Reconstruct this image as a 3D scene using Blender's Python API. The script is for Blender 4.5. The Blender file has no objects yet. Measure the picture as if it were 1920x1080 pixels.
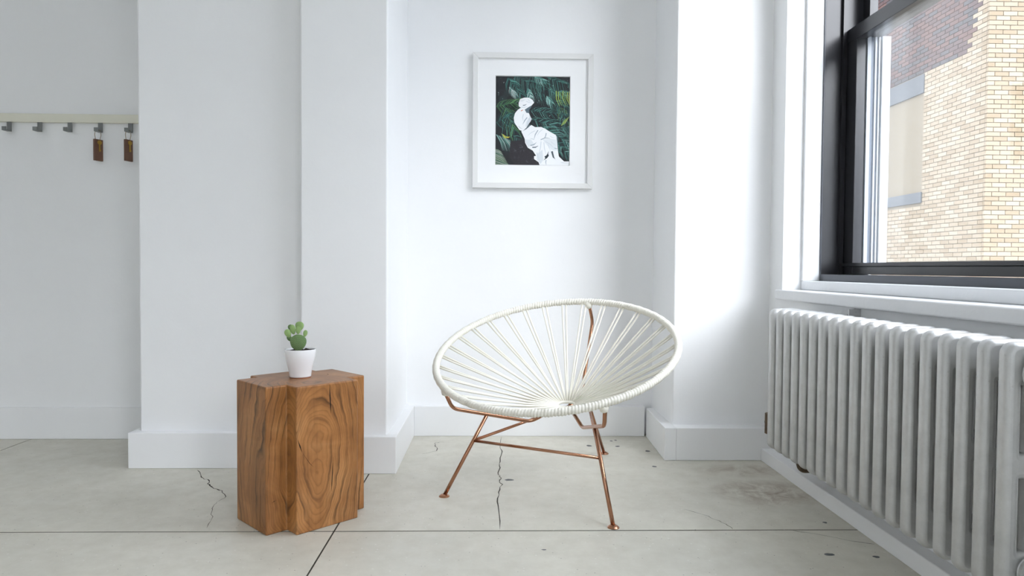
import bpy, math, random
from mathutils import Vector, Matrix
random.seed(7)
R = math.radians
col = bpy.context.scene.collection
sc = bpy.context.scene

# ---------------------------------------------------------------- camera
F_PX, CAM_H, PITCH, ROLL, YAW = 1290.0, 0.79, R(1.64), R(0.40), R(1.5)
cam_d = bpy.data.cameras.new('camera'); cam = bpy.data.objects.new('camera', cam_d); col.objects.link(cam)
cam_d.sensor_width = 36.0; cam_d.lens = F_PX / 1920 * 36.0; cam_d.clip_start = .02; cam_d.clip_end = 200
_f = Vector((0, math.cos(PITCH), -math.sin(PITCH))); _r = Vector((1, 0, 0)); _u = _r.cross(_f)
_r, _u = _r * math.cos(ROLL) + _u * math.sin(ROLL), _u * math.cos(ROLL) - _r * math.sin(ROLL)
_m = Matrix.Rotation(-YAW, 3, 'Z')
_f, _r, _u = _m @ _f, _m @ _r, _m @ _u
cam.matrix_world = Matrix(((_r.x, _u.x, -_f.x, 0), (_r.y, _u.y, -_f.y, 0), (_r.z, _u.z, -_f.z, CAM_H), (0, 0, 0, 1)))
sc.camera = cam

# ---------------------------------------------------------------- world, exposure
wd = bpy.data.worlds.new('overcast_sky'); sc.world = wd; wd.use_nodes = True
bg = wd.node_tree.nodes['Background']
bg.inputs[1].default_value = 9.0
# overcast sky: three times brighter overhead than at the horizon
_n = wd.node_tree.nodes; _l = wd.node_tree.links
_tc = _n.new('ShaderNodeTexCoord'); _sx = _n.new('ShaderNodeSeparateXYZ'); _l.new(_tc.outputs['Generated'], _sx.inputs[0])
_mr = _n.new('ShaderNodeMapRange'); _l.new(_sx.outputs[2], _mr.inputs[0])
for _i, _v in ((1, 0.0), (2, 1.0), (3, 0.0), (4, 1.0)): _mr.inputs[_i].default_value = _v
_mx = _n.new('ShaderNodeMix'); _mx.data_type = 'RGBA'; _l.new(_mr.outputs[0], _mx.inputs[0])
_mx.inputs[6].default_value = (.288, .306, .34, 1); _mx.inputs[7].default_value = (.865, .918, 1.02, 1); _l.new(_mx.outputs[2], bg.inputs[0])
# hazy sun, widely diffused by thin cloud, from the window side behind the camera
sun_d = bpy.data.lights.new('hazy_sun', 'SUN'); sun = bpy.data.objects.new('hazy_sun', sun_d); col.objects.link(sun)
sun_d.energy = 5.6; sun_d.angle = R(48); sun_d.color = (.955, .965, 1.0)
SUN_AZ, SUN_EL = R(-60), R(36)
sun.rotation_euler = Vector((math.cos(SUN_AZ) * math.cos(SUN_EL), math.sin(SUN_AZ) * math.cos(SUN_EL), math.sin(SUN_EL))).to_track_quat('Z', 'Y').to_euler()
sun.location = (6, -6, 6)
sc.view_settings.view_transform = 'Standard'; sc.view_settings.look = 'None'
sc.view_settings.exposure = 0.18; sc.view_settings.gamma = 1.0; sc.view_settings.use_curve_mapping = False
sc.cycles.max_bounces = 14; sc.cycles.diffuse_bounces = 8; sc.cycles.glossy_bounces = 5
sc.cycles.transparent_max_bounces = 24; sc.cycles.sample_clamp_indirect = 8.0
sc.cycles.use_denoising = True

# ---------------------------------------------------------------- materials
def srgb(r, g, b):
    f = lambda c: (c / 255 / 12.92) if c / 255 <= .04045 else ((c / 255 + .055) / 1.055) ** 2.4
    return (f(r), f(g), f(b), 1)

class NT:
    def __init__(s, name):
        s.m = bpy.data.materials.new(name); s.m.use_nodes = True
        s.t = s.m.node_tree; s.n = s.t.nodes; s.b = s.n['Principled BSDF']; s.o = s.n['Material Output']
    def new(s, kind, **kw):
        n = s.n.new(kind)
        for k, v in kw.items():
            if k.startswith('_'): setattr(n, k[1:], v)
            else: n.inputs[k].default_value = v
        return n
    def link(s, a, b): s.t.links.new(a, b)
    def math(s, op, a, b=None, c=None):
        n = s.n.new('ShaderNodeMath'); n.operation = op
        for i, v in enumerate((a, b, c)):
            if v is None: continue
            if isinstance(v, (int, float)): n.inputs[i].default_value = v
            else: s.link(v, n.inputs[i])
        return n.outputs[0]
    def ramp(s, fac, stops):
        n = s.n.new('ShaderNodeValToRGB'); e = n.color_ramp.elements
        while len(e) < len(stops): e.new(.5)
        for el, (p, c) in zip(e, stops): el.position = p; el.color = c
        s.link(fac, n.inputs[0]); return n.outputs[0]
    def mix(s, fac, a, b, mode='MIX'):
        n = s.n.new('ShaderNodeMix'); n.data_type = 'RGBA'; n.blend_type = mode
        for sock, v in ((n.inputs[0], fac), (n.inputs[6], a), (n.inputs[7], b)):
            if isinstance(v, (int, float, tuple)): sock.default_value = v
            else: s.link(v, sock)
        return n.outputs[2]
    def noise(s, vec, scale, detail=4, rough=.55, dist=0):
        n = s.new('ShaderNodeTexNoise', Scale=scale, Detail=detail, Roughness=rough, Distortion=dist)
        if vec is not None: s.link(vec, n.inputs['Vector'])
        return n.outputs['Fac']
    def obj(s): return s.n.new('ShaderNodeTexCoord').outputs['Object']
    def bump(s, h, strength, dist=.002):
        n = s.new('ShaderNodeBump', Strength=strength, Distance=dist); s.link(h, n.inputs['Height']); s.link(n.outputs[0], s.b.inputs['Normal'])

def plain(name, c, rough=.5, metal=0, spec=.5, bump=None, vary=0):
    k = NT(name); k.b.inputs['Base Color'].default_value = c; k.b.inputs['Roughness'].default_value = rough
    k.b.inputs['Metallic'].default_value = metal; k.b.inputs['Specular IOR Level'].default_value = spec
    o = k.obj()
    if vary:
        d = tuple(v * (1 - vary) for v in c[:3]) + (1,)
        k.link(k.mix(k.noise(o, 9, 5), c, d), k.b.inputs['Base Color'])
    if bump: k.bump(k.noise(o, bump[0], 5, .6), bump[1], bump[2] if len(bump) > 2 else .002)
    return k.m

M = {}
M['wall'] = plain('white_wall_paint', (.87, .875, .88, 1), .55, spec=.3, bump=(14, .25, .004), vary=.03)
M['ceiling'] = plain('ceiling_paint', (.86, .86, .86, 1), .8, spec=.2)
M['trim'] = plain('white_trim_paint', (.86, .865, .87, 1), .35, spec=.4, bump=(30, .12, .002), vary=.03)
M['sillwhite'] = plain('old_gloss_trim_paint', (.80, .81, .825, 1), .3, spec=.45, bump=(38, .35, .003), vary=.05)
M['rail'] = plain('cream_rail_paint', srgb(226, 224, 208), .45, vary=.03)
M['hook'] = plain('dark_grey_metal', srgb(124, 126, 125), .45, .3)
M['black'] = plain('black_window_paint', srgb(38, 38, 42), .28, 0, .55, bump=(60, .1, .001), vary=.2)
M['blackedge'] = plain('grey_window_edge_paint', srgb(74, 78, 86), .4, vary=.15)
M['track'] = plain('pale_storm_track', srgb(168, 173, 180), .4, vary=.05)
M['track2'] = plain('grey_storm_track', srgb(104, 112, 124), .4, .1, vary=.1)
M['copper'] = plain('copper_plated_steel', srgb(176, 130, 104), .2, 1.0)
M['mat'] = plain('mat_board', (.88, .885, .89, 1), .8)
M['framewhite'] = plain('white_frame_lacquer', (.74, .74, .73, 1), .4)
M['potwhite'] = plain('white_glazed_ceramic', (.86, .86, .87, 1), .18)
M['terracotta'] = plain('bare_clay_foot', srgb(150, 96, 74), .8)
M['soil'] = plain('dark_soil', srgb(48, 34, 28), .95, bump=(300, 1, .004), vary=.5)
M['tagwood'] = plain('brown_tag_wood', srgb(118, 84, 66), .55, vary=.3)
M['brass'] = plain('aged_brass', srgb(176, 142, 66), .35, .6)
M['twine'] = plain('twine', srgb(132, 108, 60), .8)
M['crack'] = plain('crack_shadow_gap', srgb(62, 58, 50), .95)
M['woodcrack'] = plain('wood_check_gap', srgb(30, 18, 10), .95)
M['patchpale'] = plain('pale_filler', srgb(205, 203, 190), .6)
M['patchdark'] = plain('dark_filler', srgb(96, 98, 100), .6, vary=.4)
M['rust'] = plain('rusty_valve_metal', srgb(112, 94, 74), .7, .3, vary=.5, bump=(120, .8, .003))
M['stone'] = plain('grey_lintel_stone', srgb(82, 84, 87), .8, vary=.2)
M['pale_pane'] = plain('pale_window_pane', srgb(164, 171, 165), .5)  # opaque pale colour for the window panes across the courtyard
M['mortar'] = plain('mortar', srgb(114, 104, 88), .95)
M['bricks'] = [plain('cream_brick_%s' % n, srgb(*c), .85, vary=.12, bump=(40, .3, .004)) for n, c in
               (('light', (140, 126, 106)), ('mid', (136, 121, 100)), ('sand', (129, 113, 91)), ('pale', (145, 132, 113)))]
M['dbricks'] = [plain('dark_brick_%s' % n, srgb(*c), .85, vary=.25, bump=(40, .3, .004)) for n, c in
                (('plum', (70, 48, 46)), ('red', (82, 54, 47)), ('slate', (58, 52, 54)))]
M['ground'] = plain('courtyard_concrete', srgb(150, 150, 146), .9)
M['cord'] = plain('white_cotton_cord', srgb(236, 233, 222), .85, spec=.2, bump=(420, .5, .001))
M['cactus'] = plain('cactus_green', srgb(96, 132, 74), .55, bump=(500, .4, .001), vary=.3)
M['cactuslight'] = plain('pale_cactus_green', srgb(150, 182, 112), .6, bump=(700, .5, .001), vary=.22)
M['spine'] = plain('cream_cactus_tuft', srgb(196, 206, 160), .8)

# floor concrete
k = NT('polished_concrete'); o = k.n.new('ShaderNodeNewGeometry').outputs['Position']
n1 = k.noise(o, 1.6, 6, .6); n2 = k.noise(o, 14, 5, .7); n3 = k.noise(o, 160, 3, .6)
c = k.ramp(n1, [(.3, srgb(196, 193, 181)), (.7, srgb(216, 212, 199))])
c = k.mix(k.ramp(n2, [(.35, (0, 0, 0, 1)), (.75, (.35, .35, .35, 1))]), c, srgb(180, 174, 160))
vo = k.new('ShaderNodeTexVoronoi', Scale=55.0); k.link(o, vo.inputs['Vector'])
pit = k.math('LESS_THAN', vo.outputs['Distance'], .10)
gate = k.math('GREATER_THAN', k.noise(o, 23, 2), .55)
c = k.mix(k.math('MULTIPLY', k.math('MULTIPLY', pit, gate), .6), c, srgb(92, 88, 80))
vo2 = k.new('ShaderNodeTexVoronoi', Scale=34.0); k.link(o, vo2.inputs['Vector'])
c = k.mix(k.math('MULTIPLY', k.math('LESS_THAN', vo2.outputs['Distance'], .09), .5), c, srgb(226, 225, 218))
sx = k.n.new('ShaderNodeSeparateXYZ'); k.link(o, sx.inputs[0])
def blob(cx, cy, rx, ry):
    a = k.math('DIVIDE', k.math('SUBTRACT', sx.outputs[0], cx), rx); b = k.math('DIVIDE', k.math('SUBTRACT', sx.outputs[1], cy), ry)
    d = k.math('ADD', k.math('MULTIPLY', a, a), k.math('MULTIPLY', b, b))
    return k.math('MAXIMUM', k.math('SUBTRACT', 1.0, d), 0.0)
st = k.math('ADD', blob(.98, 2.40, .22, .16), k.math('MULTIPLY', blob(1.0, 2.66, .22, .10), .7))
st = k.math('MULTIPLY', st, k.ramp(k.noise(o, 11, 6, .7, 1.5), [(.38, (0, 0, 0, 1)), (.62, (1, 1, 1, 1))]))
c = k.mix(k.math('MINIMUM', k.math('MULTIPLY', st, .75), 1.0), c, srgb(128, 104, 82))
k.link(c, k.b.inputs['Base Color'])
k.link(k.ramp(n2, [(.3, (.30,) * 3 + (1,)), (.7, (.5,) * 3 + (1,))]), k.b.inputs['Roughness'])
k.b.inputs['Specular IOR Level'].default_value = .45
k.bump(n3, .12, .001)
M['concrete'] = k.m

# carved wood block
k = NT('oiled_hardwood'); o = k.obj()
sx = k.n.new('ShaderNodeSeparateXYZ'); k.link(o, sx.inputs[0])
wn = k.new('ShaderNodeTexNoise', Scale=4.5, Detail=3.0); k.link(o, wn.inputs['Vector'])
sw = k.n.new('ShaderNodeSeparateColor'); k.link(wn.outputs['Color'], sw.inputs[0])
def ring(cx, cy, cz, kz, amp):
    a = k.math('SUBTRACT', sx.outputs[0], cx); b = k.math('SUBTRACT', sx.outputs[1], cy); z = k.math('MULTIPLY', k.math('SUBTRACT', sx.outputs[2], cz), kz)
    d = k.math('ADD', k.math('ADD', k.math('MULTIPLY', a, a), k.math('MULTIPLY', b, b)), k.math('MULTIPLY', z, z))
    return k.math('ADD', k.math('SQRT', d), k.math('MULTIPLY', sw.outputs[0], amp))
r1 = ring(-.03, -.10, .20, .34, .075)
r1 = k.math('ADD', r1, k.math('MULTIPLY', k.noise(o, 22, 4, .6), .006))
fine = k.math('FRACT', k.math('MULTIPLY', r1, 170.0)); coarse = k.math('FRACT', k.math('MULTIPLY', r1, 46.0))
stre = k.new('ShaderNodeMapping'); stre.inputs['Scale'].default_value = (70, 70, 5.0); k.link(o, stre.inputs[0])
gr = k.noise(stre.outputs[0], 1.0, 6, .65)
patch = k.ramp(k.noise(o, 9, 3, .5), [(.38, (.12, .12, .12, 1)), (.66, (1, 1, 1, 1))])
base = k.ramp(k.noise(o, 6, 4, .6, .6), [(.28, srgb(140, 92, 50)), (.5, srgb(170, 116, 66)), (.74, srgb(190, 138, 86))])
bn = k.n.new('ShaderNodeTexNoise'); bn.noise_dimensions = '1D'; bn.inputs['Scale'].default_value = 24.0; k.link(r1, bn.inputs['W']); band = bn.outputs['Fac']
c = k.mix(k.math('MULTIPLY', k.ramp(band, [(.46, (0, 0, 0, 1)), (.66, (1, 1, 1, 1))]), .6), base, srgb(116, 74, 40))
l1 = k.ramp(coarse, [(0, (0, 0, 0, 1)), (.62, (.0, .0, .0, 1)), (.9, (1, 1, 1, 1)), (1, (0, 0, 0, 1))])
c = k.mix(k.math('MULTIPLY', k.math('MULTIPLY', l1, patch), .9), c, srgb(52, 32, 18))
l2 = k.ramp(fine, [(0, (0, 0, 0, 1)), (.5, (0, 0, 0, 1)), (.85, (1, 1, 1, 1)), (1, (0, 0, 0, 1))])
c = k.mix(k.math('MULTIPLY', l2, .3), c, srgb(76, 48, 26))
c = k.mix(k.math('MULTIPLY', k.ramp(gr, [(.45, (0, 0, 0, 1)), (.75, (1, 1, 1, 1))]), .45), c, srgb(108, 72, 42))
k.link(c, k.b.inputs['Base Color']); k.b.inputs['Roughness'].default_value = .36; k.b.inputs['Specular IOR Level'].default_value = .4
k.bump(gr, .15, .001)
M['wood'] = k.m

# silver radiator paint
k = NT('silver_radiator_paint'); o = k.obj()
c = k.ramp(k.noise(o, 12, 6, .65), [(.3, srgb(188, 188, 187)), (.7, srgb(210, 210, 209))])
c = k.mix(k.ramp(k.noise(o, 60, 3, .6), [(.66, (0, 0, 0, 1)), (.8, (.5, .5, .5, 1))]), c, srgb(140, 134, 128))
k.link(c, k.b.inputs['Base Color']); k.b.inputs['Metallic'].default_value = .5; k.b.inputs['Roughness'].default_value = .40
k.bump(k.noise(o, 90, 4, .6), .25, .002)
M['silver'] = k.m

# window glass: clear pane with angle dependent mirror reflection (same for every ray)
def glass_mat(name, f0, tint):
    k = NT(name); k.n.remove(k.b)
    g = k.n.new('ShaderNodeNewGeometry'); dp = k.n.new('ShaderNodeVectorMath'); dp.operation = 'DOT_PRODUCT'
    k.link(g.outputs['Incoming'], dp.inputs[0]); k.link(g.outputs['Normal'], dp.inputs[1])
    om = k.math('SUBTRACT', 1.0, k.math('ABSOLUTE', dp.outputs['Value']))
    fr = k.math('ADD', f0, k.math('MULTIPLY', k.math('POWER', om, 5.0), min(1 - f0, f0 * 24)))
    t = k.new('ShaderNodeBsdfTransparent', Color=tint); gl = k.new('ShaderNodeBsdfGlossy', Roughness=0.0)
    mx = k.n.new('ShaderNodeMixShader'); k.link(fr, mx.inputs[0]); k.link(t.outputs[0], mx.inputs[1]); k.link(gl.outputs[0], mx.inputs[2])
    k.link(mx.outputs[0], k.o.inputs[0]); return k.m
M['glass'] = glass_mat('window_glass', .05, (.985, .99, .99, 1))
M['pglass'] = glass_mat('picture_glass', .002, (.99, .99, .99, 1))

# printed picture: colours stored on the print's own mesh
k = NT('printed_paper'); a = k.n.new('ShaderNodeVertexColor'); a.layer_name = 'print'
k.link(a.outputs[0], k.b.inputs['Base Color']); k.b.inputs['Roughness'].default_value = .6
M['print'] = k.m

# ---------------------------------------------------------------- mesh helpers
class MB:
    def __init__(s): s.v = []; s.f = []; s.mi = []; s.cur = 0
    def add(s, vs, fs):
        b = len(s.v); s.v += [tuple(p) for p in vs]; s.f += [tuple(b + i for i in f) for f in fs]; s.mi += [s.cur] * len(fs)
    def box(s, x0, x1, y0, y1, z0, z1):
        s.add([(x0, y0, z0), (x1, y0, z0), (x1, y1, z0), (x0, y1, z0), (x0, y0, z1), (x1, y0, z1), (x1, y1, z1), (x0, y1, z1)],
              [(0, 3, 2, 1), (4, 5, 6, 7), (0, 1, 5, 4), (1, 2, 6, 5), (2, 3, 7, 6), (3, 0, 4, 7)])
    def prism(s, pts, z0, z1):
        n = len(pts); s.add([(x, y, z0) for x, y in pts] + [(x, y, z1) for x, y in pts],
                            [tuple(range(n))[::-1], tuple(range(n, 2 * n))] + [(i, (i + 1) % n, n + (i + 1) % n, n + i) for i in range(n)])
    def lathe(s, prof, n=32, c=(0, 0, 0)):
        vs = []; fs = []
        for r, z in prof:
            for i in range(n): vs.append((c[0] + r * math.cos(2 * math.pi * i / n), c[1] + r * math.sin(2 * math.pi * i / n), c[2] + z))
        for j in range(len(prof) - 1):
            for i in range(n): fs.append((j * n + i, j * n + (i + 1) % n, (j + 1) * n + (i + 1) % n, (j + 1) * n + i))
        s.add(vs, fs + [tuple(range(n))[::-1], tuple(range((len(prof) - 1) * n, len(prof) * n))])
    def tube(s, path, r, n=12, closed=False, radf=None):
        path = [Vector(p) for p in path]; N = len(path); vs = []; fs = []; nrm = None
        for i, p in enumerate(path):
            if closed: t = path[(i + 1) % N] - path[i - 1]
            else: t = path[min(i + 1, N - 1)] - path[max(i - 1, 0)]
            t.normalize()
            if nrm is None:
                nrm = t.cross(Vector((0, 0, 1)));
                if nrm.length < .1: nrm = t.cross(Vector((1, 0, 0)))
            nrm = (nrm - t * nrm.dot(t)).normalized(); b = t.cross(nrm)
            for j in range(n):
                a = 2 * math.pi * j / n; rr = radf(i, a) if radf else r
                vs.append(p + (nrm * math.cos(a) + b * math.sin(a)) * rr)
        for i in range(N if closed else N - 1):
            for j in range(n):
                i2 = (i + 1) % N; fs.append((i * n + j, i * n + (j + 1) % n, i2 * n + (j + 1) % n, i2 * n + j))
        if not closed: fs += [tuple(range(n))[::-1], tuple(range((N - 1) * n, N * n))]
        s.add(vs, fs)
    def build(s, name, mat, parent=None, smooth=False, bevel=0, loc=None):
        me = bpy.data.meshes.new(name); me.from_pydata(s.v, [], s.f)
        mats = mat if isinstance(mat, list) else [mat]
        for m in mats: me.materials.append(m)
        if len(mats) > 1: me.polygons.foreach_set('material_index', s.mi)
        if smooth: me.polygons.foreach_set('use_smooth', [True] * len(me.polygons))
        me.update()
        return link(name, me, parent, bevel, loc)

def link(name, me, parent=None, bevel=0, loc=None):
    o = bpy.data.objects.new(name, me); col.objects.link(o)
    if loc: o.location = loc
    if parent: o.parent = parent
    if bevel:
        b = o.modifiers.new('soft_edge', 'BEVEL'); b.width = bevel; b.segments = 3; b.limit_method = 'ANGLE'; b.angle_limit = R(40)
    return o
def tag(o, label, cat, group=None):
    o['label'] = label; o['category'] = cat
    if group: o['group'] = group
    return o
def struct(o, label=None, cat=None):
    o['kind'] = 'structure'
    if label: o['label'] = label
    if cat: o['category'] = cat
    return o
def empty(name, loc=(0, 0, 0), rz=0):
    o = bpy.data.objects.new(name, None); col.objects.link(o); o.location = loc; o.rotation_euler = (0, 0, rz); o.empty_display_size = .05
    return o
def boxobj(name, d, mat, parent=None, bevel=0):
    m = MB(); m.box(*d); return m.build(name, mat, parent, False, bevel)
def fillet(pts, r, n=6):
    pts = [Vector(p) for p in pts]; out = [pts[0]]
    for i in range(1, len(pts) - 1):
        a, b, c = pts[i - 1], pts[i], pts[i + 1]; d1 = (a - b); d2 = (c - b)
        rr = min(r, d1.length * .45, d2.length * .45); p1 = b + d1.normalized() * rr; p2 = b + d2.normalized() * rr
        for j in range(n + 1):
            t = j / n; out.append(p1 * (1 - t) ** 2 + b * 2 * t * (1 - t) + p2 * t * t)
    return out + [pts[-1]]

# ---------------------------------------------------------------- floor
XJ = [-5.337, -3.716, -2.095, -.474, 1.147]; YJ = [-4.45, -2.825, -1.20, .425, 2.05, 3.40]
fl = boxobj('floor', (-4.6, 1.5, -4.3, 3.4, -.14, -.0018), M['crack']); struct(fl, 'grey polished concrete floor cut into large square slabs', 'floor')
for i in range(len(XJ)):
    for j in range(len(YJ) - 1):
        x0 = max(XJ[i], -4.6) + .0025; x1 = (XJ[i + 1] if i + 1 < len(XJ) else 1.50) - .0025
        y0 = max(YJ[j], -4.3) + .0034; y1 = YJ[j + 1] - .0034
        boxobj('slab', (x0, x1, y0, y1, -.0017, 0), M['concrete'], fl, .0008)
def ribbon(name, pts, w, mat, fade=False):
    m = MB(); vs = []; pp = []
    for a, b in zip(pts, pts[1:]):
        for t in (0, .34, .67): pp.append((a[0] + (b[0] - a[0]) * t + random.uniform(-.004, .004), a[1] + (b[1] - a[1]) * t + random.uniform(-.004, .004)))
    pp.append(pts[-1]); N = len(pp)
    for i, p in enumerate(pp):
        a = pp[max(i - 1, 0)]; b = pp[min(i + 1, N - 1)]; dx, dy = b[0] - a[0], b[1] - a[1]; l = math.hypot(dx, dy) or 1
        ww = w * random.uniform(.35, 1.2) * (.35 if fade and i > N * .6 else 1) * (.3 if i in (0, N - 1) else 1)
        vs += [(p[0] - dy / l * ww, p[1] + dx / l * ww, .0004), (p[0] + dy / l * ww, p[1] - dx / l * ww, .0004)]
    m.add(vs, [(2 * i + 1, 2 * i + 3, 2 * i + 2, 2 * i) for i in range(N - 1)]); return m.build(name, mat, fl)
ribbon('crack', [(-1.145, 2.679), (-1.111, 2.63), (-1.076, 2.566), (-1.048, 2.547), (-1.033, 2.508), (-1.007, 2.47), (-.979, 2.445), (-.956, 2.427), (-.917, 2.366), (-.918, 2.321), (-.925, 2.284), (-.911, 2.231), (-.884, 2.171), (-.862, 2.078)], .0024, M['crack'], True)
ribbon('crack', [(.036, 3.2), (.035, 3.003), (.043, 2.938), (.029, 2.794), (.026, 2.7), (.022, 2.613), (.032, 2.571), (.022, 2.53), (.036, 2.491), (.023, 2.46), (.023, 2.38), (.015, 2.265), (.022, 2.06)], .0019, M['crack'])
ribbon('crack', [(.634, 2.229), (.689, 2.164), (.713, 2.126), (.726, 2.086), (.731, 2.056)], .0013, M['crack'])
ribbon('crack', [(.911, 2.043), (.947, 2.027), (1.007, 1.992), (1.056, 1.955), (1.105, 1.938)], .0012, M['crack'])
ribbon('crack', [(-.225, 3.107), (-.264, 3.095), (-.257, 3.037), (-.241, 3.003), (-.243, 2.959), (-.30, 2.906)], .0018, M['crack'])
for (x, y, w, d, mt) in [(.291, 3.058, .02, .014, 'patchpale'), (.367, 3.031, .012, .012, 'patchpale'), (.428, 3.04, .013, .016, 'patchdark'), (.543, 3.126, .007, .01, 'patchdark'), (.565, 3.14, .007, .009, 'patchdark'), (.555, 3.031, .011, .011, 'patchdark'), (.062, 2.733, .022, .02, 'patchpale'), (.121, 2.711, .012, .012, 'patchpale'), (.062, 2.546, .018, .012, 'patchdark'), (.056, 2.382, .022, .012, 'patchpale'), (.671, 2.95, .012, .014, 'patchdark'), (.64, 3.03, .01, .01, 'patchpale'), (.647, 2.718, .012, .01, 'patchdark'), (.676, 2.674, .016, .012, 'patchpale'), (1.042, 2.108, .008, .008, 'patchdark'), (.937, 1.868, .014, .01, 'patchdark'), (1.06, 1.852, .012, .008, 'patchdark'), (.145, 1.908, .008, .004, 'patchdark')]:
    m = MB(); n = 10; m.add([(x + w * random.uniform(.7, 1.1) * math.cos(i * .6283), y + d * random.uniform(.7, 1.1) * math.sin(i * .6283), .0004) for i in range(n)], [tuple(range(n))]); m.build('floor_patch', M[mt], fl)

# ---------------------------------------------------------------- walls and ceiling
CZ = 3.5
def wall(name, boxes, label, bevel=.007):
    m = MB()
    for b in boxes: m.box(*b)
    return struct(m.build(name, M['wall'], None, False, bevel), label, 'wall')
wall('wall_alcove', [(-4.6, -1.36, 3.165, 3.4, 0, CZ)], 'white wall behind the coat rail')
wall('wall_pillar_wide', [(-1.389, -.72, 2.73, 3.4, 0, CZ)], 'wide white pilaster behind the wooden block')
wall('wall_pillar_narrow', [(-.742, -.41, 2.657, 3.4, 0, CZ)], 'narrow white pilaster standing proud beside the recess')
wall('wall_recess', [(-.43, .78, 3.25, 3.4, 0, CZ)], 'white recess wall carrying the framed picture')
wall('wall_pier', [(.755, 1.17, 2.868, 3.4, 0, CZ)], 'white pier between the recess and the window')
WIN = [(.85, 2.739), (-2.35, -.40), (-4.15, -2.75)]; WZ0, WZ1 = .671, 2.78; WX0, WX1 = 1.16, 1.52  # first opening is in view, the others are added for their light
def window_wall(name, y0, y1, wins, label, mat4=None, WZ1=WZ1):
    bx = [(WX0, WX1, y0, y1, 0, WZ0), (WX0, WX1, y0, y1, WZ1, CZ)]
    ys = [y0] + [v for w in sorted(wins) for v in w] + [y1]
    for a, b in zip(ys[0::2], ys[1::2]): bx.append((WX0, WX1, a, b, WZ0, WZ1))
    o = wall(name, bx, label, 0)
    if mat4: o.matrix_world = mat4
window_wall('wall_right', -4.3, 3.4, WIN, 'white outer wall with the window and radiator')
ML = Matrix.Translation((-4.6 + WX0, 0, 0)) @ Matrix.Rotation(math.pi, 4, 'Z')            # outer wall opposite
MBH = Matrix.Translation((0, -4.3 + WX0, 0)) @ Matrix.Rotation(-math.pi / 2, 4, 'Z')       # outer wall facing the recess
WZ2 = 2.45; WINL = [(1.75, 3.419)]; WINB = [(-1.15, .90)]  # unseen openings added to fill the room with light
window_wall('wall_left', -3.4, 4.66, WINL, 'white outer wall opposite the radiator', ML, WZ2)
window_wall('wall_behind', -4.96, 1.52, WINB, 'white outer wall facing the recess', MBH, WZ2)
struct(boxobj('wall_facade', (WX1 - .2, WX1, -4.3, 3.4, CZ, 15), M['wall']), 'unseen upper outside wall, raised to block sky from the bricks', 'wall')  # out of view, made tall to keep skylight off the brick side face
struct(boxobj('ceiling', (-4.96, 1.52, -4.66, 3.4, CZ, CZ + .15), M['ceiling']), 'white ceiling', 'ceiling')
struct(boxobj('added_shade_beam', (-4.6, 1.16, 1.75, 2.45, 2.82, CZ), M['ceiling'], None, .006), 'unseen white ceiling beam added to shade the upper walls', 'beam')  # invented beam out of view, darkens the tops of the walls
def base(name, boxes, label):
    m = MB()
    for b in boxes: m.box(*b)
    return struct(m.build(name, M['trim'], None, False, .003), label, 'baseboard')
base('baseboard_alcove', [(-4.6, -1.389, 3.155, 3.166, 0, .145)], 'flush white baseboard under the coat rail')
base('baseboard_pillar_wide', [(-1.420, -.742, 2.695, 2.731, 0, .140), (-1.420, -1.388, 2.731, 3.155, 0, .140)], 'white baseboard around the wide pilaster')
base('baseboard_pillar_narrow', [(-.775, -.3705, 2.621, 2.658, 0, .143), (-.775, -.741, 2.658, 2.695, 0, .143), (-.411, -.3705, 2.658, 3.25, 0, .143)], 'white baseboard around the narrow pilaster')
base('baseboard_recess', [(-.3705, .715, 3.213, 3.251, 0, .142)], 'white baseboard along the recess wall')
m = MB(); m.prism([(.708, 2.803), (.756, 2.803), (.756, 3.213), (.722, 3.213)], 0, .136); m.box(.756, 1.16, 2.803, 2.869, 0, .136)
struct(m.build('baseboard_pier', M['trim'], None, False, .003), 'thick white baseboard around the pier', 'baseboard')
base('baseboard_right', [(1.111, 1.161, -4.3, 2.803, 0, .052)], 'low white plinth running under the radiator')
base('baseboard_left', [(-4.601, -4.57, -4.3, 3.155, 0, .14)], 'white baseboard on the side wall')
base('baseboard_behind', [(-4.57, 1.111, -4.301, -4.27, 0, .14)], 'white baseboard on the wall facing the recess')

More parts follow.
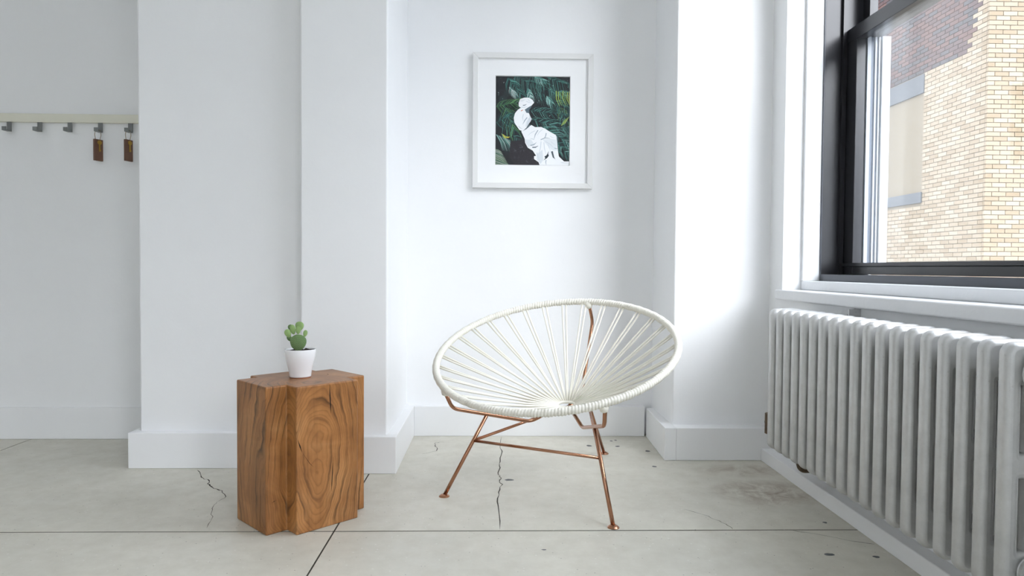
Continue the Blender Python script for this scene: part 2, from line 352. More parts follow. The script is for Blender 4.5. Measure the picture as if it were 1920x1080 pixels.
# ---------------------------------------------------------------- windows
def make_window(idx, y0, y1, WZ1=WZ1):
    w = struct(empty('window_%d' % idx, (0, 0, 0)), 'tall black double-hung window with white sill' if idx == 1 else 'unseen black double-hung window added to let more light in', 'window')
    # white sill board, subsill, inner jamb trim
    boxobj('sill_board', (1.135, 1.31, y0 - .02, y1 + .016, WZ0 + .001, .712), M['sillwhite'], w, .006)
    boxobj('subsill', (1.235, 1.50, y0 + .002, y1 - .001, .712, .748), M['sillwhite'], w, .004)
    for a, b in ((y1 - .014, y1 + .001), (y0 - .001, y0 + .014)):
        boxobj('jamb_trim', (1.235, 1.305, a, b, .748, WZ1), M['sillwhite'], w, .003)
    boxobj('head_trim', (1.235, 1.305, y0, y1, WZ1 - .014, WZ1 + .001), M['sillwhite'], w, .003)
    Y0, Y1 = y0 + .001, y1 - .001; zt = WZ1 - .014
    fr = MB(); fr.box(1.307, 1.50, Y1 - .018, Y1, .748, zt); fr.box(1.307, 1.50, Y0, Y0 + .018, .748, zt); fr.box(1.307, 1.50, Y0 + .018, Y1 - .018, zt - .03, zt); fr.box(1.307, 1.50, Y0 + .018, Y1 - .018, .748, .774)
    f = fr.build('window_frame', M['black'], w, False, .001)
    e = MB(); e.box(1.3035, 1.3075, Y1 - .018, Y1, .748, zt); e.box(1.3035, 1.3075, Y0, Y0 + .018, .748, zt); e.box(1.3035, 1.3075, Y0 + .018, Y1 - .018, .748, .774)
    e.build('frame_edge', M['blackedge'], f)
    t = MB(); t.box(1.372, 1.389, Y1 - .032, Y1 - .018, .774, zt - .03); t.box(1.372, 1.389, Y0 + .018, Y0 + .032, .774, zt - .03)
    t.build('stop_bead', M['black'], f)
    # lower sash
    s = empty('lower_sash'); s.parent = w
    a, b = Y0 + .02, Y1 - .02; zl, zh = .776, 1.737
    boxobj('stile', (1.391, 1.428, b - .078, b, zl, zh), M['black'], s, .002); boxobj('stile', (1.391, 1.428, a, a + .078, zl, zh), M['black'], s, .002)
    rl = MB(); rl.box(1.391, 1.428, a + .078, b - .078, zl, .806); rl.box(1.384, 1.428, a + .01, b - .01, .806, .820); rl.build('bottom_rail', M['black'], s, False, .0015)
    boxobj('top_rail', (1.389, 1.430, a + .004, b - .004, 1.683, zh), M['black'], s, .002)
    for X in (1.402, 1.414): boxobj('pane', (X, X + .004, a + .07, b - .07, .815, 1.69), M['glass'], s)
    # upper sash
    s = empty('upper_sash'); s.parent = w; zl, zh = 1.69, zt - .03
    for p, q in ((b - .060, b - .012), (a + .012, a + .060)): boxobj('stile', (1.448, 1.482, p, q, zl, zh), M['black'], s, .002)
    boxobj('bottom_rail', (1.436, 1.482, a + .06, b - .06, zl, 1.732), M['black'], s, .002); boxobj('top_rail', (1.448, 1.482, a + .06, b - .06, zh - .045, zh), M['black'], s, .002)
    boxobj('pane', (1.463, 1.467, a + .055, b - .055, 1.72, zh - .04), M['glass'], s)
    # storm window tracks outside
    for sg, q in ((-1, b), (1, a)):
        for nm, x0, x1, d, mt in (('storm_track', 1.432, 1.446, .082, 'track'), ('storm_channel', 1.446, 1.486, .076, 'track2'), ('storm_rib', 1.462, 1.468, .082, 'track'), ('storm_rib', 1.476, 1.481, .083, 'track'), ('storm_frame', 1.486, 1.518, .09, 'track')):
            lo, hi = sorted((q, q + sg * d)); boxobj(nm, (x0, x1, lo, hi, .776, 1.69), M[mt], w)
    return w
for i, (a, b, mt) in enumerate([w + (None,) for w in WIN] + [w + (ML,) for w in WINL] + [w + (MBH,) for w in WINB]):
    w = make_window(i + 1, a, b, WZ2 if mt else WZ1)
    if mt: w.matrix_world = mt

# ---------------------------------------------------------------- building across the courtyard
BX, BY = 7.23, 10.0
bld = tag(empty('brick_building', (BX, BY, -6)), 'cream brick building corner seen through the window', 'building')
def local(name, d, mat, par=bld, bevel=0): return boxobj(name, (d[0] - BX, d[1] - BX, d[2] - BY, d[3] - BY, d[4] + 6, d[5] + 6), mat, par, bevel)
local('wall_core', (BX + .012, BX + 8, BY + .012, BY + 14, -6, 11), M['mortar'])
CH, BL = .0677, .213
WY0, WY1 = 11.52, 12.85
def bmesh_of(dx, dy, mats, tagn):
    out = []
    for q in mats:
        m = MB(); m.box(0, dx, 0, dy, 0, CH - .010); me = bpy.data.meshes.new('brick_' + tagn); me.from_pydata(m.v, [], m.f); me.materials.append(q); out.append(me)
    return out
fr_me = bmesh_of(BL - .010, .04, M['bricks'], 'front'); sd_me = bmesh_of(.04, BL - .010, M['bricks'], 'side'); dk_me = bmesh_of(.04, BL - .010, M['dbricks'], 'dark')
rest = MB(); restmats = M['bricks'] + M['dbricks']
z = -.6; row = 0; picked = 0
cands = []
while z < 7.0:
    off = BL / 2 * (row % 2)
    x = BX - (.0 if row % 2 else BL / 2 * 0)
    # front face (facing the camera side)
    xs = BX + (BL / 2 if row % 2 else 0)
    if row % 2: cands.append(('fh', BX, z))
    n = 0
    while n < 9:
        cands.append(('f', xs + n * BL, z)); n += 1
    yy = BY + .045 + (BL / 2 if row % 2 else 0); n = 0
    if row % 2: cands.append(('sh', BY + .045, z))
    while n < 17:
        y = yy + n * BL
        if not (3.80 - .34 * 0 > z + .02 and z + CH > 1.93 and y + BL > WY0 and y < WY1) and not (3.78 < z + CH / 2 < 4.12 and y + BL > WY0 and y < WY1):
            cands.append(('s', y, z))
        elif y < WY0 - .02: cands.append(('sc', y, z))
        n += 1
    z += CH; row += 1
def is_dark(y, z): return z > 4.10 and y > 10.30 - .10 * math.floor((z - 4.10) / (CH * 3)) * .55
for kind, p, z in cands:
    vis = .85 < z < 4.85
    if kind in ('f', 'fh'):
        L = (BL / 2 if kind == 'fh' else BL) - .010
        if vis and p < BX + .50 and kind == 'f' and picked < 298:
            o = link('brick', random.choice(fr_me), bld, 0, (p - BX, random.uniform(-.002, .002), z + 6)); picked += 1
        else:
            rest.cur = random.randrange(4); rest.box(p - BX, p - BX + L, 0, .04, z + 6, z + 6 + CH - .010)
    else:
        L = (BL / 2 if kind == 'sh' else WY0 - p if kind == 'sc' else BL) - .010; dk = is_dark(p, z)
        if vis and p < BY + .42 and kind == 's' and picked < 298:
            o = link('brick', random.choice(dk_me if dk else sd_me), bld, 0, (random.uniform(-.002, .002), p - BY, z + 6)); picked += 1
        else:
            rest.cur = 4 + random.randrange(3) if dk else random.randrange(4); rest.box(0, .04, p - BY, p - BY + L, z + 6, z + 6 + CH - .010)
rs = rest.build('brickwork', restmats, bld); rs['kind'] = 'stuff'
local('lintel', (BX - .015, BX + .05, WY0 - .02, WY1, 3.80, 4.115), M['stone'], bld, .004)
wn = local('window', (BX + .06, BX + .09, WY0, WY1, 1.93, 3.80), M['stone'])
local('pale_pane', (BX + .045, BX + .06, WY0 + .02, WY1, 3.0, 3.80), M['pale_pane'], wn); local('pale_pane', (BX + .05, BX + .06, WY0 + .02, WY1, 2.15, 2.94), M['pale_pane'], wn)
local('meeting_rail', (BX + .03, BX + .06, WY0, WY1, 2.94, 3.0), M['stone'], wn)
local('window_ledge', (BX - .02, BX + .06, WY0 - .02, WY1, 1.95, 2.13), M['stone'], bld, .004)
struct(boxobj('ground', (1.52, 30, -20, 40, -6.2, -6), M['ground']), 'grey courtyard ground far below the window', 'ground')

# ---------------------------------------------------------------- radiator
rad = tag(empty('radiator', (1.0, 1.905, .14)), 'silver cast-iron column radiator below the black window', 'radiator')
PT = .0633; Y_FAR = 2.462
def section_mesh():
    cu = bpy.data.curves.new('section', 'CURVE'); cu.dimensions = '2D'; cu.fill_mode = 'BOTH'
    def loop(x0, x1, z0, z1, r, n=6):
        pts = []
        for cx, cz, a0 in ((x1 - r, z1 - r, 0), (x0 + r, z1 - r, 90), (x0 + r, z0 + r, 180), (x1 - r, z0 + r, 270)):
            for i in range(n + 1):
                a = R(a0 + 90 * i / n); pts.append((cx + r * math.cos(a), cz + r * math.sin(a)))
        sp = cu.splines.new('POLY'); sp.points.add(len(pts) - 1); sp.use_cyclic_u = True
        for p, q in zip(sp.points, pts): p.co = (q[0], q[1], 0, 1)
    B = .0125
    loop(B, .122 - B, B, .512 - B, .012)
    for i in (0, 1):
        xa = .031 + i * .0455
        for z0, z1 in ((.095, .248), (.288, .432)): loop(xa - B * .97, xa + .0145 + B * .97, z0 - B * .6, z1 + B * .6, .012, 5)
    cu.extrude = .0048; cu.bevel_depth = B; cu.bevel_resolution = 3
    o = bpy.data.objects.new('tmp', cu); col.objects.link(o)
    dg = bpy.context.evaluated_depsgraph_get(); me = bpy.data.meshes.new_from_object(o.evaluated_get(dg))
    vs = [(v.co.x, v.co.z, v.co.y) for v in me.vertices]; fs = [tuple(reversed(p.vertices)) for p in me.polygons]
    bpy.data.objects.remove(o); bpy.data.curves.remove(cu)
    m = MB(); m.add(vs, fs)
    for zc in (.062, .452):   # hubs joining the neighbours
        n = 20; m.add([(.061 + .034 * math.cos(2 * math.pi * i / n), y, zc + .030 * math.sin(2 * math.pi * i / n)) for y in (-.0325, .0325) for i in range(n)],
                      [(i, (i + 1) % n, n + (i + 1) % n, n + i) for i in range(n)] + [tuple(range(n)), tuple(range(n, 2 * n))[::-1]])
    for xc in (.0215, .0255):  # casting ridges on both flanks of the front column
        for s in (-1, 1): m.tube([(xc, s * .0150, .085), (xc, s * .0154, .26), (xc, s * .0150, .425)], .0011, 5)
    me2 = bpy.data.meshes.new('section'); me2.from_pydata(m.v, [], m.f); me2.materials.append(M['silver'])
    me2.polygons.foreach_set('use_smooth', [True] * len(me2.polygons)); me2.update()
    return me2
sm = section_mesh()
for i in range(19):
    s = link('section', sm, rad, 0, (0, Y_FAR - i * PT - 1.905, 0))
    e = s.modifiers.new('edge', 'EDGE_SPLIT'); e.split_angle = R(50)
yn = Y_FAR - 18 * PT - 1.905
m = MB()
for zc in (.062, .452):
    n = 24
    for r, y0, y1 in ((.036, yn - .034, yn - .022), (.024, yn - .046, yn - .034)):
        m.add([(.061 + r * math.cos(2 * math.pi * i / n), y, zc + r * math.sin(2 * math.pi * i / n)) for y in (y0, y1) for i in range(n)],
              [(i, (i + 1) % n, n + (i + 1) % n, n + i) for i in range(n)] + [tuple(range(n)), tuple(range(n, 2 * n))[::-1]])
m.build('end_plug', M['silver'], rad, False, .002)
m = MB(); m.box(.028, .046, yn - .027, yn - .020, .478, .492); m.build('casting_boss', M['silver'], rad, False, .003)
yf = Y_FAR - 1.905
m = MB(); m.tube([(.061, yf + .02, .062), (.061, yf + .075, .062)], .026, 16); m.tube([(.061, yf + .062, .062), (.061, yf + .085, .062)], .034, 6)
m.tube([(.061, yf + .085, .062), (.061, yf + .125, .062)], .024, 14); m.tube([(.061, yf + .11, .03), (.061, yf + .11, .105)], .028, 14); m.tube(fillet([(.061, yf + .11, .062), (.061, yf + .17, .062), (.17, yf + .17, .062)], .03), .014, 12)
m.build('valve', M['rust'], rad, False)
for y in (2.315,):
    m = MB(); m.tube(fillet([(.162, y - 1.905, -.036), (.055, y - 1.905, -.036), (.045, y - 1.905, .0)], .02), .009, 10); m.build('support_bracket', M['rust'], rad, True)
for y in (2.145,):
    m = MB(); m.box(.122, .160, y - 1.905 - .003, y - 1.905 + .003, .44, .528); m.tube([(.155, y - 1.905 + .022, .528), (.128, y - 1.905 + .016, .508), (.118, y - 1.905 + .012, .46)], .003, 8); m.build('wall_hanger', M['silver'], rad)

# ---------------------------------------------------------------- corded lounge chair
AZ = R(-118.4); CF = Vector((math.cos(AZ), math.sin(AZ), 0)); CW = Vector((-CF.y, CF.x, 0))
ch = tag(empty('lounge_chair', (.2105, 2.42, 0), AZ + math.pi / 2), 'round white corded lounge chair on slim copper legs', 'chair')
# local frame: +x = chair right hand side in view (w), -y = front (f)
def L(w, f, z): return Vector((w, -f, z))
RA, RB, RT, RCZ = .434, .386, R(23.8), .503
def rim(th): return L(RA * math.cos(th), -RB * math.sin(th) * math.cos(RT), RCZ + RB * math.sin(th) * math.sin(RT))
NW = 262; NS = NW * 4
pts = [rim(2 * math.pi * i / NS) for i in range(NS)]
m = MB(); m.tube(pts, .0115, 12, True, lambda i, a: .0102 + .0032 * abs(math.sin(math.pi * (i / 4 + a / (2 * math.pi)))) + .0006 * math.sin(i * .37))
m.build('cord_wrapped_rim', M['cord'], ch, True)
HC = L(0, -.125, .286); HR = .034
RN = Vector((0, math.sin(RT) * 0, 1))
def ringp(th): return HC + Vector((HR * math.cos(th), HR * math.sin(th), .004 * math.sin(th)))
m = MB(); m.tube([ringp(2 * math.pi * i / 40) for i in range(40)], .006, 8, True); m.build('centre_ring', M['cord'], ch, True)
NSP = 32
for i in range(NSP):
    th = R(92.4) + 2 * math.pi * i / NSP
    for s in (-1, 1):
        t1 = th + s * .019; p0 = rim(t1); inw = (HC - p0).normalized(); a = p0 + inw * .006
        b = ringp(th + s * .045) + Vector((0, 0, .003 * s)); mid = (a + b) / 2 + Vector((0, 0, -.004 - .003 * random.random()))
        path = [a * (1 - t) ** 2 + mid * 2 * t * (1 - t) + b * t * t for t in [j / 8 for j in range(9)]]
        m = MB(); m.tube(path, .0036, 7); m.build('seat_cord', M['cord'], ch, True)
# loops of cord where the rods meet the rim
for w_, f_, z_ in ((.282, .262, .372), (-.282, .262, .372), (0, -.352, .647)):
    m = MB(); m.lathe([(.004, -.016), (.012, -.012), (.015, 0), (.012, .01), (.004, .014)], 14); q = m.build('cord_knot', M['cord'], ch, True, 0, L(w_, f_, z_))
rr = .0066
for p in ([L(-.288, .268, .385), L(-.273, .231, .309), L(-.101, -.032, .231), L(-.026, -.106, .276)], [L(.288, .268, .385), L(.273, .231, .309), L(.101, -.032, .231), L(.026, -.106, .276)],
          [L(0, -.352, .655), L(0, -.397, .577), L(0, -.268, .262), L(0, -.160, .278)]):
    m = MB(); m.tube(fillet(p, .022), rr, 12); m.build('support_rod', M['copper'], ch, True)
FT = [(L(-.305, .2305, .003), L(-.2014, .1202, .2704)), (L(.305, .2305, .003), L(.2014, .1202, .2704)), (L(0, -.557, .003), L(0, -.300, .3265))]
for a, b in FT:
    m = MB(); m.tube([a, b], rr, 14); lg = m.build('leg', M['copper'], ch, True)
    m = MB(); m.lathe([(.0185, -.003), (.0185, -.001), (.014, .003), (.008, .006)], 24); m.build('foot_disc', M['copper'], lg, False, 0, a)
sp = [FT[0][0].lerp(FT[0][1], .685), FT[1][0].lerp(FT[1][1], .685), FT[2][0].lerp(FT[2][1], .822)]
for i, j in ((0, 1), (0, 2), (1, 2)):
    m = MB(); m.tube([sp[i], sp[j]], .0052, 12); m.build('stretcher', M['copper'], ch, True)

# ---------------------------------------------------------------- wooden block table
st = tag(empty('block_table', (-.6085, 2.1984, 0), R(44)), 'solid cross-shaped wooden block side table with oiled grain', 'side table')
# local +x = u, local +y = -v
cross = [(-.1685, -.096), (-.103, -.096), (-.103, -.155), (.106, -.155), (.106, -.096), (.1685, -.096), (.1685, .101), (.106, .101), (.106, .148), (-.103, .148), (-.103, .101), (-.1685, .101)]
m = MB(); m.prism(cross, 0.0, .438); m.build('wood_block', M['wood'], st, False, .004)
def slit(pts, w, face):
    m = MB(); n = len(pts); v = []
    for i, (a, z) in enumerate(pts):
        ww = w * (1 if 0 < i < n - 1 else .1); v += [(a - ww, z), (a + ww, z)]
    if face[0] == 'y': vs = [(a, face[1], z) for a, z in v]
    elif face[0] == 'x': vs = [(face[1], a, z) for a, z in v]
    else: vs = [(a, z, face[1]) for a, z in v]
    m.add(vs, [(2 * i, 2 * i + 1, 2 * i + 3, 2 * i + 2) for i in range(n - 1)]); m.build('drying_check', M['woodcrack'], st)
slit([(.006, .436), (.007, .40), (.009, .37), (.010, .345)], .0018, ('y', -.1553))
slit([(.018, .21), (.016, .17), (.013, .13), (.012, .105)], .0014, ('y', -.1553))
slit([(-.099, .283), (-.092, .262), (-.085, .243)], .002, ('y', -.1553))
slit([(-.085, .243), (-.06, .205), (-.048, .192)], .0008, ('y', -.1553))
slit([(-.150, .094), (-.142, .098), (-.135, .099)], .0022, ('y', -.0963))
slit([(-.062, .17), (-.06, .1), (-.058, .03), (-.06, .004)], .0010, ('x', -.1688))
slit([(-.04, .09), (.0, .085), (.04, .10), (.07, .096)], .0008, ('z', .4383))
slit([(.07, -.02), (.09, -.005), (.10, .02)], .0010, ('z', .4383))

# ---------------------------------------------------------------- potted cactus
PX0, PY0, PZ0 = -.6165, 2.205, .438
pc = tag(empty('potted_cactus', (PX0, PY0, PZ0)), 'small prickly pear cactus in a white pot on the wooden block', 'plant')
m = MB(); m.lathe([(.0335, .003), (.0335, .006), (.0355, .020), (.0415, .045), (.0465, .066), (.0488, .089), (.0484, .0905), (.0462, .090), (.0445, .078), (.040, .076)], 48); m.build('pot', M['potwhite'], pc, True)
m = MB(); m.lathe([(.0325, 0), (.0330, .0035)], 40); m.build('pot_foot', M['terracotta'], pc)
m = MB(); n = 26; vs = [(0, 0, .086)]
for rr_ in (.015, .030, .0445):
    for i in range(n): vs.append((rr_ * math.cos(6.2832 * i / n), rr_ * math.sin(6.2832 * i / n), .083 + random.uniform(-.003, .006)))
fs = [(0, 1 + i, 1 + (i + 1) % n) for i in range(n)]
for q in (0, 1):
    for i in range(n): a = 1 + q * n; fs.append((a + i, a + n + i, a + n + (i + 1) % n, a + (i + 1) % n))
m.add(vs, fs); m.build('soil', M['soil'], pc)
U = .000205
def pad(zx, zy, rx, rz, tilt, dep, mat, thick=.32, spines=None, yaw=0):
    """zx, zy: pad centre seen from the front, in small units off the pot axis"""
    cx, cz = (zx - 308) * U, .089 + (515 - zy) * U
    m = MB(); vs = []; fs = []; nu, nv = 20, 14
    for j in range(nv + 1):
        ph = math.pi * j / nv
        for i in range(nu):
            a = 2 * math.pi * i / nu; w = math.sin(ph); x = rx * U * w * math.cos(a) * (1 + .18 * math.cos(ph)); y = rx * U * thick * w * math.sin(a); z = rz * U * math.cos(ph)
            vs.append((x, y, z))
    for j in range(nv):
        for i in range(nu): fs.append((j * nu + i, (j + 1) * nu + i, (j + 1) * nu + (i + 1) % nu, j * nu + (i + 1) % nu))
    m.add(vs, fs); o = m.build('pad', mat, pc, True); o.location = (cx, dep, cz); o.rotation_euler = (0, R(tilt), R(yaw))
    s = MB(); step = spines or 11
    for sg in (-1, 1):
        r_ = 0; zz = -rz
        while zz < rz:
            xx = -rx + (step / 2 if r_ % 2 else 0)
            while xx < rx:
                q = 1 - (xx / rx) ** 2 - (zz / rz) ** 2
                if q > .03:
                    y = sg * rx * U * thick * math.sqrt(q); e = .0008 if spines else .0004; x = xx * U * (1 + .18 * zz / rz); z = zz * U
                    s.add([(x - e, y, z), (x, y, z - e), (x + e, y, z), (x, y, z + e), (x, y + sg * e * 2.6, z)], [(0, 1, 4), (1, 2, 4), (2, 3, 4), (3, 0, 4)])
                xx += step
            zz += step * .87; r_ += 1
    t = s.build('bristle_tufts', M['spine'], o); t['kind'] = 'stuff'
pad(295, 405, 122, 128, 4, -.012, M['cactus'], .30, 17)
pad(280, 160, 66, 74, 6, .012, M['cactuslight'])
pad(135, 262, 50, 66, -22, -.012, M['cactuslight'], .42)
pad(207, 203, 44, 78, -12, -.010, M['cactuslight'], .42)
pad(296, 212, 40, 62, 4, -.014, M['cactuslight'], .42)
pad(393, 264, 33, 54, 12, -.006, M['cactuslight'], .5)
pad(138, 180, 40, 46, -20, .014, M['cactus'], .4)
pad(128, 350, 38, 52, -30, .010, M['cactus'], .4)
pad(190, 420, 52, 96, -6, .010, M['cactus'], .4)

# ---------------------------------------------------------------- framed picture
fp = tag(empty('framed_picture', (.177, 3.25, 1.165)), 'white framed print of a marble statue among palm leaves', 'picture')
FW, FH, FD, FB = .281, .627, .026, .025
m = MB()
def mitre(m, a, b, c, d): m.add([a[0], b[0], c[0], d[0], a[1], b[1], c[1], d[1]], [(0, 1, 2, 3), (7, 6, 5, 4), (0, 4, 5, 1), (1, 5, 6, 2), (2, 6, 7, 3), (3, 7, 4, 0)])
cor_o = [(-FW, 0), (FW, 0), (FW, FH), (-FW, FH)]; cor_i = [(-FW + FB, FB), (FW - FB, FB), (FW - FB, FH - FB), (-FW + FB, FH - FB)]
for i in range(4):
    j = (i + 1) % 4; q = MB(); g = lambda p: ((p[0], -FD, p[1]), (p[0], -.001, p[1]))
    mitre(q, g(cor_o[i]), g(cor_o[j]), g(cor_i[j]), g(cor_i[i])); q.build('frame_bar', M['framewhite'], fp, False, .0015)
boxobj('backing', (-FW + .01, FW - .01, -.006, -.002, .01, FH - .01), M['mat'], fp)
PA0, PA1, PB0, PB1 = -.1745, .1725, .1105, .5225
m = MB()
for b in ((-FW + FB - .003, PA0 - .002, FB - .003, FH - FB + .003), (PA1 + .002, FW - FB + .003, FB - .003, FH - FB + .003), (PA0 - .002, PA1 + .002, FB - .003, PB0 - .002), (PA0 - .002, PA1 + .002, PB1 + .002, FH - FB + .003)):
    m.box(b[0], b[1], -.0125, -.0060, b[2], b[3])
m.build('mat_board', M['mat'], fp)
# the flat print, drawn as coloured shapes on one sheet
pv, pf, pcs = [], [], []
lay = [0]; sub = [0]
def nl(): lay[0] += 1
def T(x, y): return (PA0 + (x - 53) / 797 * (PA1 - PA0), PB1 - (y - 65) / 950 * (PB1 - PB0))
def clampT(x, y): return T(min(max(x, 53), 850), min(max(y, 65), 1015))
def poly(pts, c):
    sub[0] = (sub[0] + 1) % 4; d = -.0062 - lay[0] * 5e-5 - sub[0] * 1.2e-5; b = len(pv)
    for p in pts: q = clampT(*p); pv.append((q[0], d, q[1]))
    pf.append(tuple(range(b, b + len(pts)))); pcs.append(srgb(*c))
def stroke(a, b, w0, w1, c, bend=0):
    dx, dy = b[0] - a[0], b[1] - a[1]; l = math.hypot(dx, dy) or 1; nx, ny = -dy / l, dx / l
    mx, my = (a[0] + b[0]) / 2 + nx * bend, (a[1] + b[1]) / 2 + ny * bend; wm = max(w0, w1)
    if min(a[0], b[0]) > 850 or max(a[0], b[0]) < 53 or min(a[1], b[1]) > 1015 or max(a[1], b[1]) < 65: return
    poly([(a[0] + nx * w0, a[1] + ny * w0), (mx + nx * wm, my + ny * wm), (b[0] + nx * w1, b[1] + ny * w1), (b[0] - nx * w1, b[1] - ny * w1), (mx - nx * wm, my - ny * wm), (a[0] - nx * w0, a[1] - ny * w0)], c)
poly([(53, 65), (850, 65), (850, 1015), (53, 1015)], (16, 20, 26))
rg = random.Random(5); nl()
for _ in range(60):
    x, y, r = rg.uniform(60, 845), rg.uniform(70, 1010), rg.uniform(15, 60); g = rg.uniform(.6, 1.5)
    poly([(x + r * math.cos(i * .785) * rg.uniform(.6, 1.2), y + r * math.sin(i * .785) * rg.uniform(.6, 1.2)) for i in range(8)], (int(20 * g), int(30 * g), int(34 * g)))
def frond(x0, y0, x1, y1, n, ll, spread, cols, droop=0, w=4):
    dx, dy = x1 - x0, y1 - y0; l = math.hypot(dx, dy); a0 = math.atan2(dy, dx)
    nl(); stroke((x0, y0), (x1, y1), 3, 1.5, cols[0])
    n = int(n * 1.5)
    for i in range(n):
        t = (i + .5) / n; px, py = x0 + dx * t, y0 + dy * t; le = ll * (1 - .55 * abs(t - .4)) * rg.uniform(.8, 1.15)
        for s in (-1, 1):
            a = a0 + s * R(spread * .8) * (1.15 - .6 * t) + rg.uniform(-.13, .13); c = rg.choice(cols); g = rg.uniform(.75, 1.2)
            stroke((px, py), (px + le * math.cos(a), py + le * math.sin(a) + droop * le), w * .5, .5, tuple(min(255, int(v * g)) for v in c), s * le * .12)
teal = [(34, 74, 74), (52, 108, 102), (14, 30, 36), (82, 140, 130), (12, 24, 30)]; bright = [(96, 152, 144), (150, 196, 190), (62, 118, 110)]; green = [(58, 104, 72), (96, 146, 92), (18, 40, 38)]; lime = [(150, 176, 84), (196, 204, 120), (96, 136, 76)]; pale = [(170, 200, 196), (212, 228, 226), (110, 150, 146)]
for a in [(250, 60, 560, 200, 22, 150, 62, teal, .5), (420, 40, 700, 260, 22, 170, 58, teal, .5), (180, 80, 330, 260, 16, 120, 55, teal, .4), (600, 70, 840, 150, 16, 140, 60, teal, .6), (60, 390, 330, 330, 18, 150, 40, green, .25), (150, 380, 260, 640, 22, 170, 52, teal + green, .3), (60, 560, 250, 470, 14, 130, 50, teal, .4), (420, 430, 860, 470, 24, 150, 40, teal, .2), (430, 520, 860, 640, 26, 170, 40, teal + bright[:1], .12), (560, 590, 880, 800, 24, 190, 34, teal + bright, .05), (700, 760, 880, 930, 16, 140, 40, teal + bright, 0), (740, 380, 860, 610, 14, 110, 60, teal + lime[2:], .3), (230, 690, 360, 780, 10, 100, 60, teal, .5), (660, 300, 850, 420, 12, 110, 60, teal, .4)]: frond(*a[:9], w=4.6)
for a in [(400, 190, 440, 290, 9, 60, 55, bright + pale), (470, 70, 600, 110, 9, 60, 60, bright), (200, 180, 270, 260, 7, 60, 50, pale), (600, 270, 660, 340, 8, 70, 45, bright), (730, 220, 850, 230, 6, 60, 60, bright)]: frond(*a, .5, 4)
nl()
for i in range(7): stroke((705 + i * 24, 215 + 6 * (i % 3)), (742 + i * 22, 380 - 8 * (i % 2)), 5, 1.5, rg.choice(lime), 18)
nl()
for i in range(6): stroke((760 + i * 8, 590 - i * 5), (800 + i * 9, 520 - i * 6), 2.5, 1, rg.choice(lime))
nl()
for i in range(20):
    t = i / 20; stroke((60 + 150 * t, 690 + 60 * t), (90 + 190 * t + 40, 860 + 30 * t), 1.7, .5, rg.choice(pale + bright + teal), -12)
nl()
for i in range(15): stroke((53, 850 + i * 13), (120 + i * 9, 880 + i * 16), 2.6, 1.0, rg.choice([(168, 196, 168), (120, 164, 140), (196, 214, 200)]), -5)
nl()
for i in range(10): stroke((120 + i * 7, 680 + i * 5), (145 + i * 7, 740 - i * 3), 4, 1.5, rg.choice([(206, 196, 70), (150, 168, 80), (120, 150, 110)]))
nl()
for i in range(90):
    x, y = rg.uniform(60, 840), rg.uniform(70, 650); stroke((x, y), (x + rg.uniform(-8, 8), y + rg.uniform(4, 12)), 1.6, .6, rg.choice(pale + bright))
nl()
poly([(215, 760), (380, 740), (470, 900), (530, 1015), (260, 1015), (200, 930)], (34, 31, 38))
nl()
for _ in range(26):
    x, y = rg.uniform(240, 480), rg.uniform(800, 1000); stroke((x, y), (x + rg.uniform(-25, 25), y + rg.uniform(-25, 25)), 5, 3, rg.choice([(56, 52, 62), (70, 66, 76), (44, 42, 50)]))
WH, LG, MG, DG = (238, 240, 242), (206, 213, 219), (158, 170, 180), (92, 108, 118)
nl()
poly([(320, 403), (370, 412), (388, 450), (412, 460), (430, 500), (442, 520), (430, 545), (410, 575), (385, 615), (345, 652), (310, 640), (285, 605), (255, 560), (248, 510), (262, 460), (290, 425)], WH)
nl()
poly([(366, 420), (414, 385), (444, 372), (432, 400), (414, 422), (416, 457), (384, 455)], DG)
nl()
poly([(300, 350), (315, 308), (360, 292), (410, 292), (450, 315), (466, 345), (440, 375), (408, 392), (370, 418), (330, 405), (302, 385)], WH)
nl()
for a, b, w_, c in [((345, 375), (385, 362), 4, DG), ((320, 330), (370, 312), 3, LG), ((380, 330), (440, 345), 3, LG), ((330, 395), (400, 385), 4, LG), ((400, 310), (430, 330), 3, LG)]: stroke(a, b, w_, 1, c, 5)
nl()
poly([(330, 655), (385, 622), (440, 585), (480, 608), (545, 604), (590, 625), (640, 655), (705, 690), (718, 760), (728, 860), (738, 920), (795, 973), (850, 972), (850, 1015), (530, 1015), (520, 985), (470, 950), (470, 920), (492, 915), (455, 860), (402, 830), (372, 775), (368, 735)], WH)
nl()
poly([(345, 652), (388, 615), (414, 580), (436, 585), (385, 630)], DG)
nl()
poly([(415, 470), (432, 505), (440, 522), (428, 548), (405, 580), (380, 612), (395, 560), (418, 515)], LG); poly([(560, 740), (640, 728), (705, 740), (716, 800), (722, 860), (660, 850), (600, 790)], (222, 227, 231)); poly([(372, 740), (440, 745), (470, 790), (410, 820), (378, 775)], (220, 225, 229)); poly([(500, 900), (560, 850), (570, 960), (540, 1005), (500, 960)], (216, 222, 227))
nl()
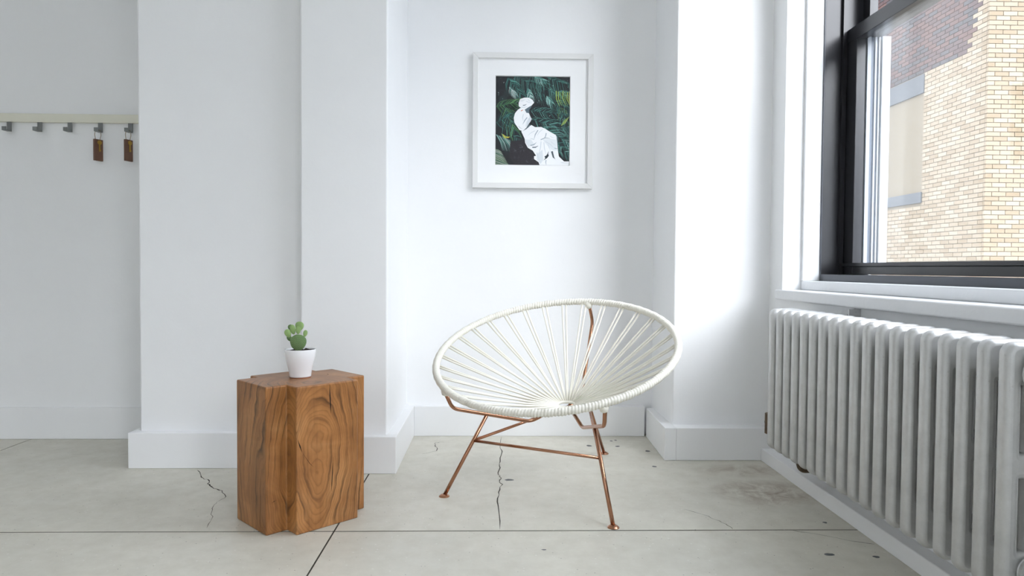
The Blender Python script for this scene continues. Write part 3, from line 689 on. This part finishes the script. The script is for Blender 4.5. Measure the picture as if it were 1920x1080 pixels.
for a, b, w_, c, bd in [((352, 470), (348, 540), 4, LG, 6), ((392, 505), (345, 580), 5, MG, 4), ((415, 510), (375, 600), 4, LG, 4), ((300, 600), (345, 630), 4, LG, 4), ((510, 640), (468, 738), 5, MG, 8), ((480, 645), (400, 700), 3, LG, 6), ((600, 670), (570, 735), 5, MG, -8), ((560, 630), (500, 700), 3, LG, 8), ((540, 742), (640, 725), 5, MG, -12), ((470, 742), (420, 735), 4, LG, 6), ((430, 805), (495, 770), 6, MG, 10), ((450, 825), (515, 808), 6, DG, 8), ((590, 760), (690, 835), 4, LG, -8), ((575, 770), (600, 900), 4, LG, 6), ((545, 760), (520, 900), 4, LG, -6), ((640, 700), (690, 720), 3, LG, 6), ((690, 830), (725, 835), 4, MG, 4), ((712, 700), (722, 800), 4, MG, 0), ((500, 880), (540, 990), 4, LG, 4), ((650, 760), (700, 800), 3, LG, 0), ((620, 790), (650, 860), 3, LG, 4), ((760, 985), (840, 990), 3, LG, 0), ((600, 960), (602, 1012), 4, MG, 4)]: stroke(a, b, w_, 1, c, bd)
nl()
poly([(628, 862), (606, 908), (582, 922), (592, 940), (572, 965), (612, 938), (630, 912), (622, 895)], (44, 58, 66)); poly([(652, 868), (672, 862), (688, 930), (702, 952), (672, 930)], (70, 84, 92))
nl()
stroke((326, 436), (346, 424), 4, 3, (196, 110, 74))
me = bpy.data.meshes.new('print'); me.from_pydata(pv, [], pf); me.materials.append(M['print'])
ca = me.color_attributes.new('print', 'FLOAT_COLOR', 'CORNER')
for p, cc in zip(me.polygons, pcs):
    for li in p.loop_indices: ca.data[li].color = cc
pr = link('print', me, fp); pr['label'] = 'photograph of a seated white statue against dark palm fronds'
boxobj('picture_glass', (-FW + FB - .002, FW - FB + .002, -.0155, -.0140, FB - .002, FH - FB + .002), M['pglass'], fp)

# ---------------------------------------------------------------- coat rail and key tags
RY = 3.165
cr = tag(empty('coat_rail', (-2.1, RY, 1.428)), 'cream wall rail with a row of dark grey hooks', 'coat rack')
boxobj('rail', (-.62, .70, -.020, -.0005, 0, .038), M['rail'], cr, .002)
hooks = [-2.303, -2.169, -2.035, -1.902, -1.768, -1.635]
for hx in hooks:
    m = MB(); x0, x1 = hx + 2.1 - .010, hx + 2.1 + .010
    m.box(x0, x1, -.017, -.013, -.043, .002); m.box(x0, x1, -.046, -.017, -.043, -.039); m.box(x0, x1, -.050, -.046, -.043, -.026); m.build('hook', M['hook'], cr, False, .001)
for hx, rot, lab in ((-1.768, R(66), 'brown wooden key tag on the hook second nearest the pilaster'), (-1.635, R(72), 'brown wooden key tag on the hook beside the pilaster')):
    kt = tag(empty('key_tag', (hx - .0, RY - .034, 1.428 - .039), rot), lab, 'key tag', 'key tags on the coat rail')
    # local x = tag width, y = thickness
    boxobj('tag_plate', (-.020, .020, -.0055, .0055, -.133, -.038), M['tagwood'], kt, .001)
    m = MB(); m.tube([(-.012, 0, -.040), (-.016, 0, -.018), (-.0125, 0, .0025), (0, 0, .006), (.0125, 0, .0025), (.014, 0, -.018), (.008, 0, -.040)], .0011, 6); m.build('cord_loop', M['twine'], kt, True)
    m = MB(); n = 16
    m.add([(.002 + .010 * math.cos(6.2832 * i / n), y, -.052 + .010 * math.sin(6.2832 * i / n)) for y in (-.0080, -.0058) for i in range(n)], [tuple(range(n)), tuple(range(n, 2 * n))[::-1]] + [(i, n + i, n + (i + 1) % n, (i + 1) % n) for i in range(n)])
    m.box(-.001, .005, -.0078, -.0058, -.092, -.060); m.box(.005, .008, -.0078, -.0058, -.090, -.083); m.build('key', M['brass'], kt)
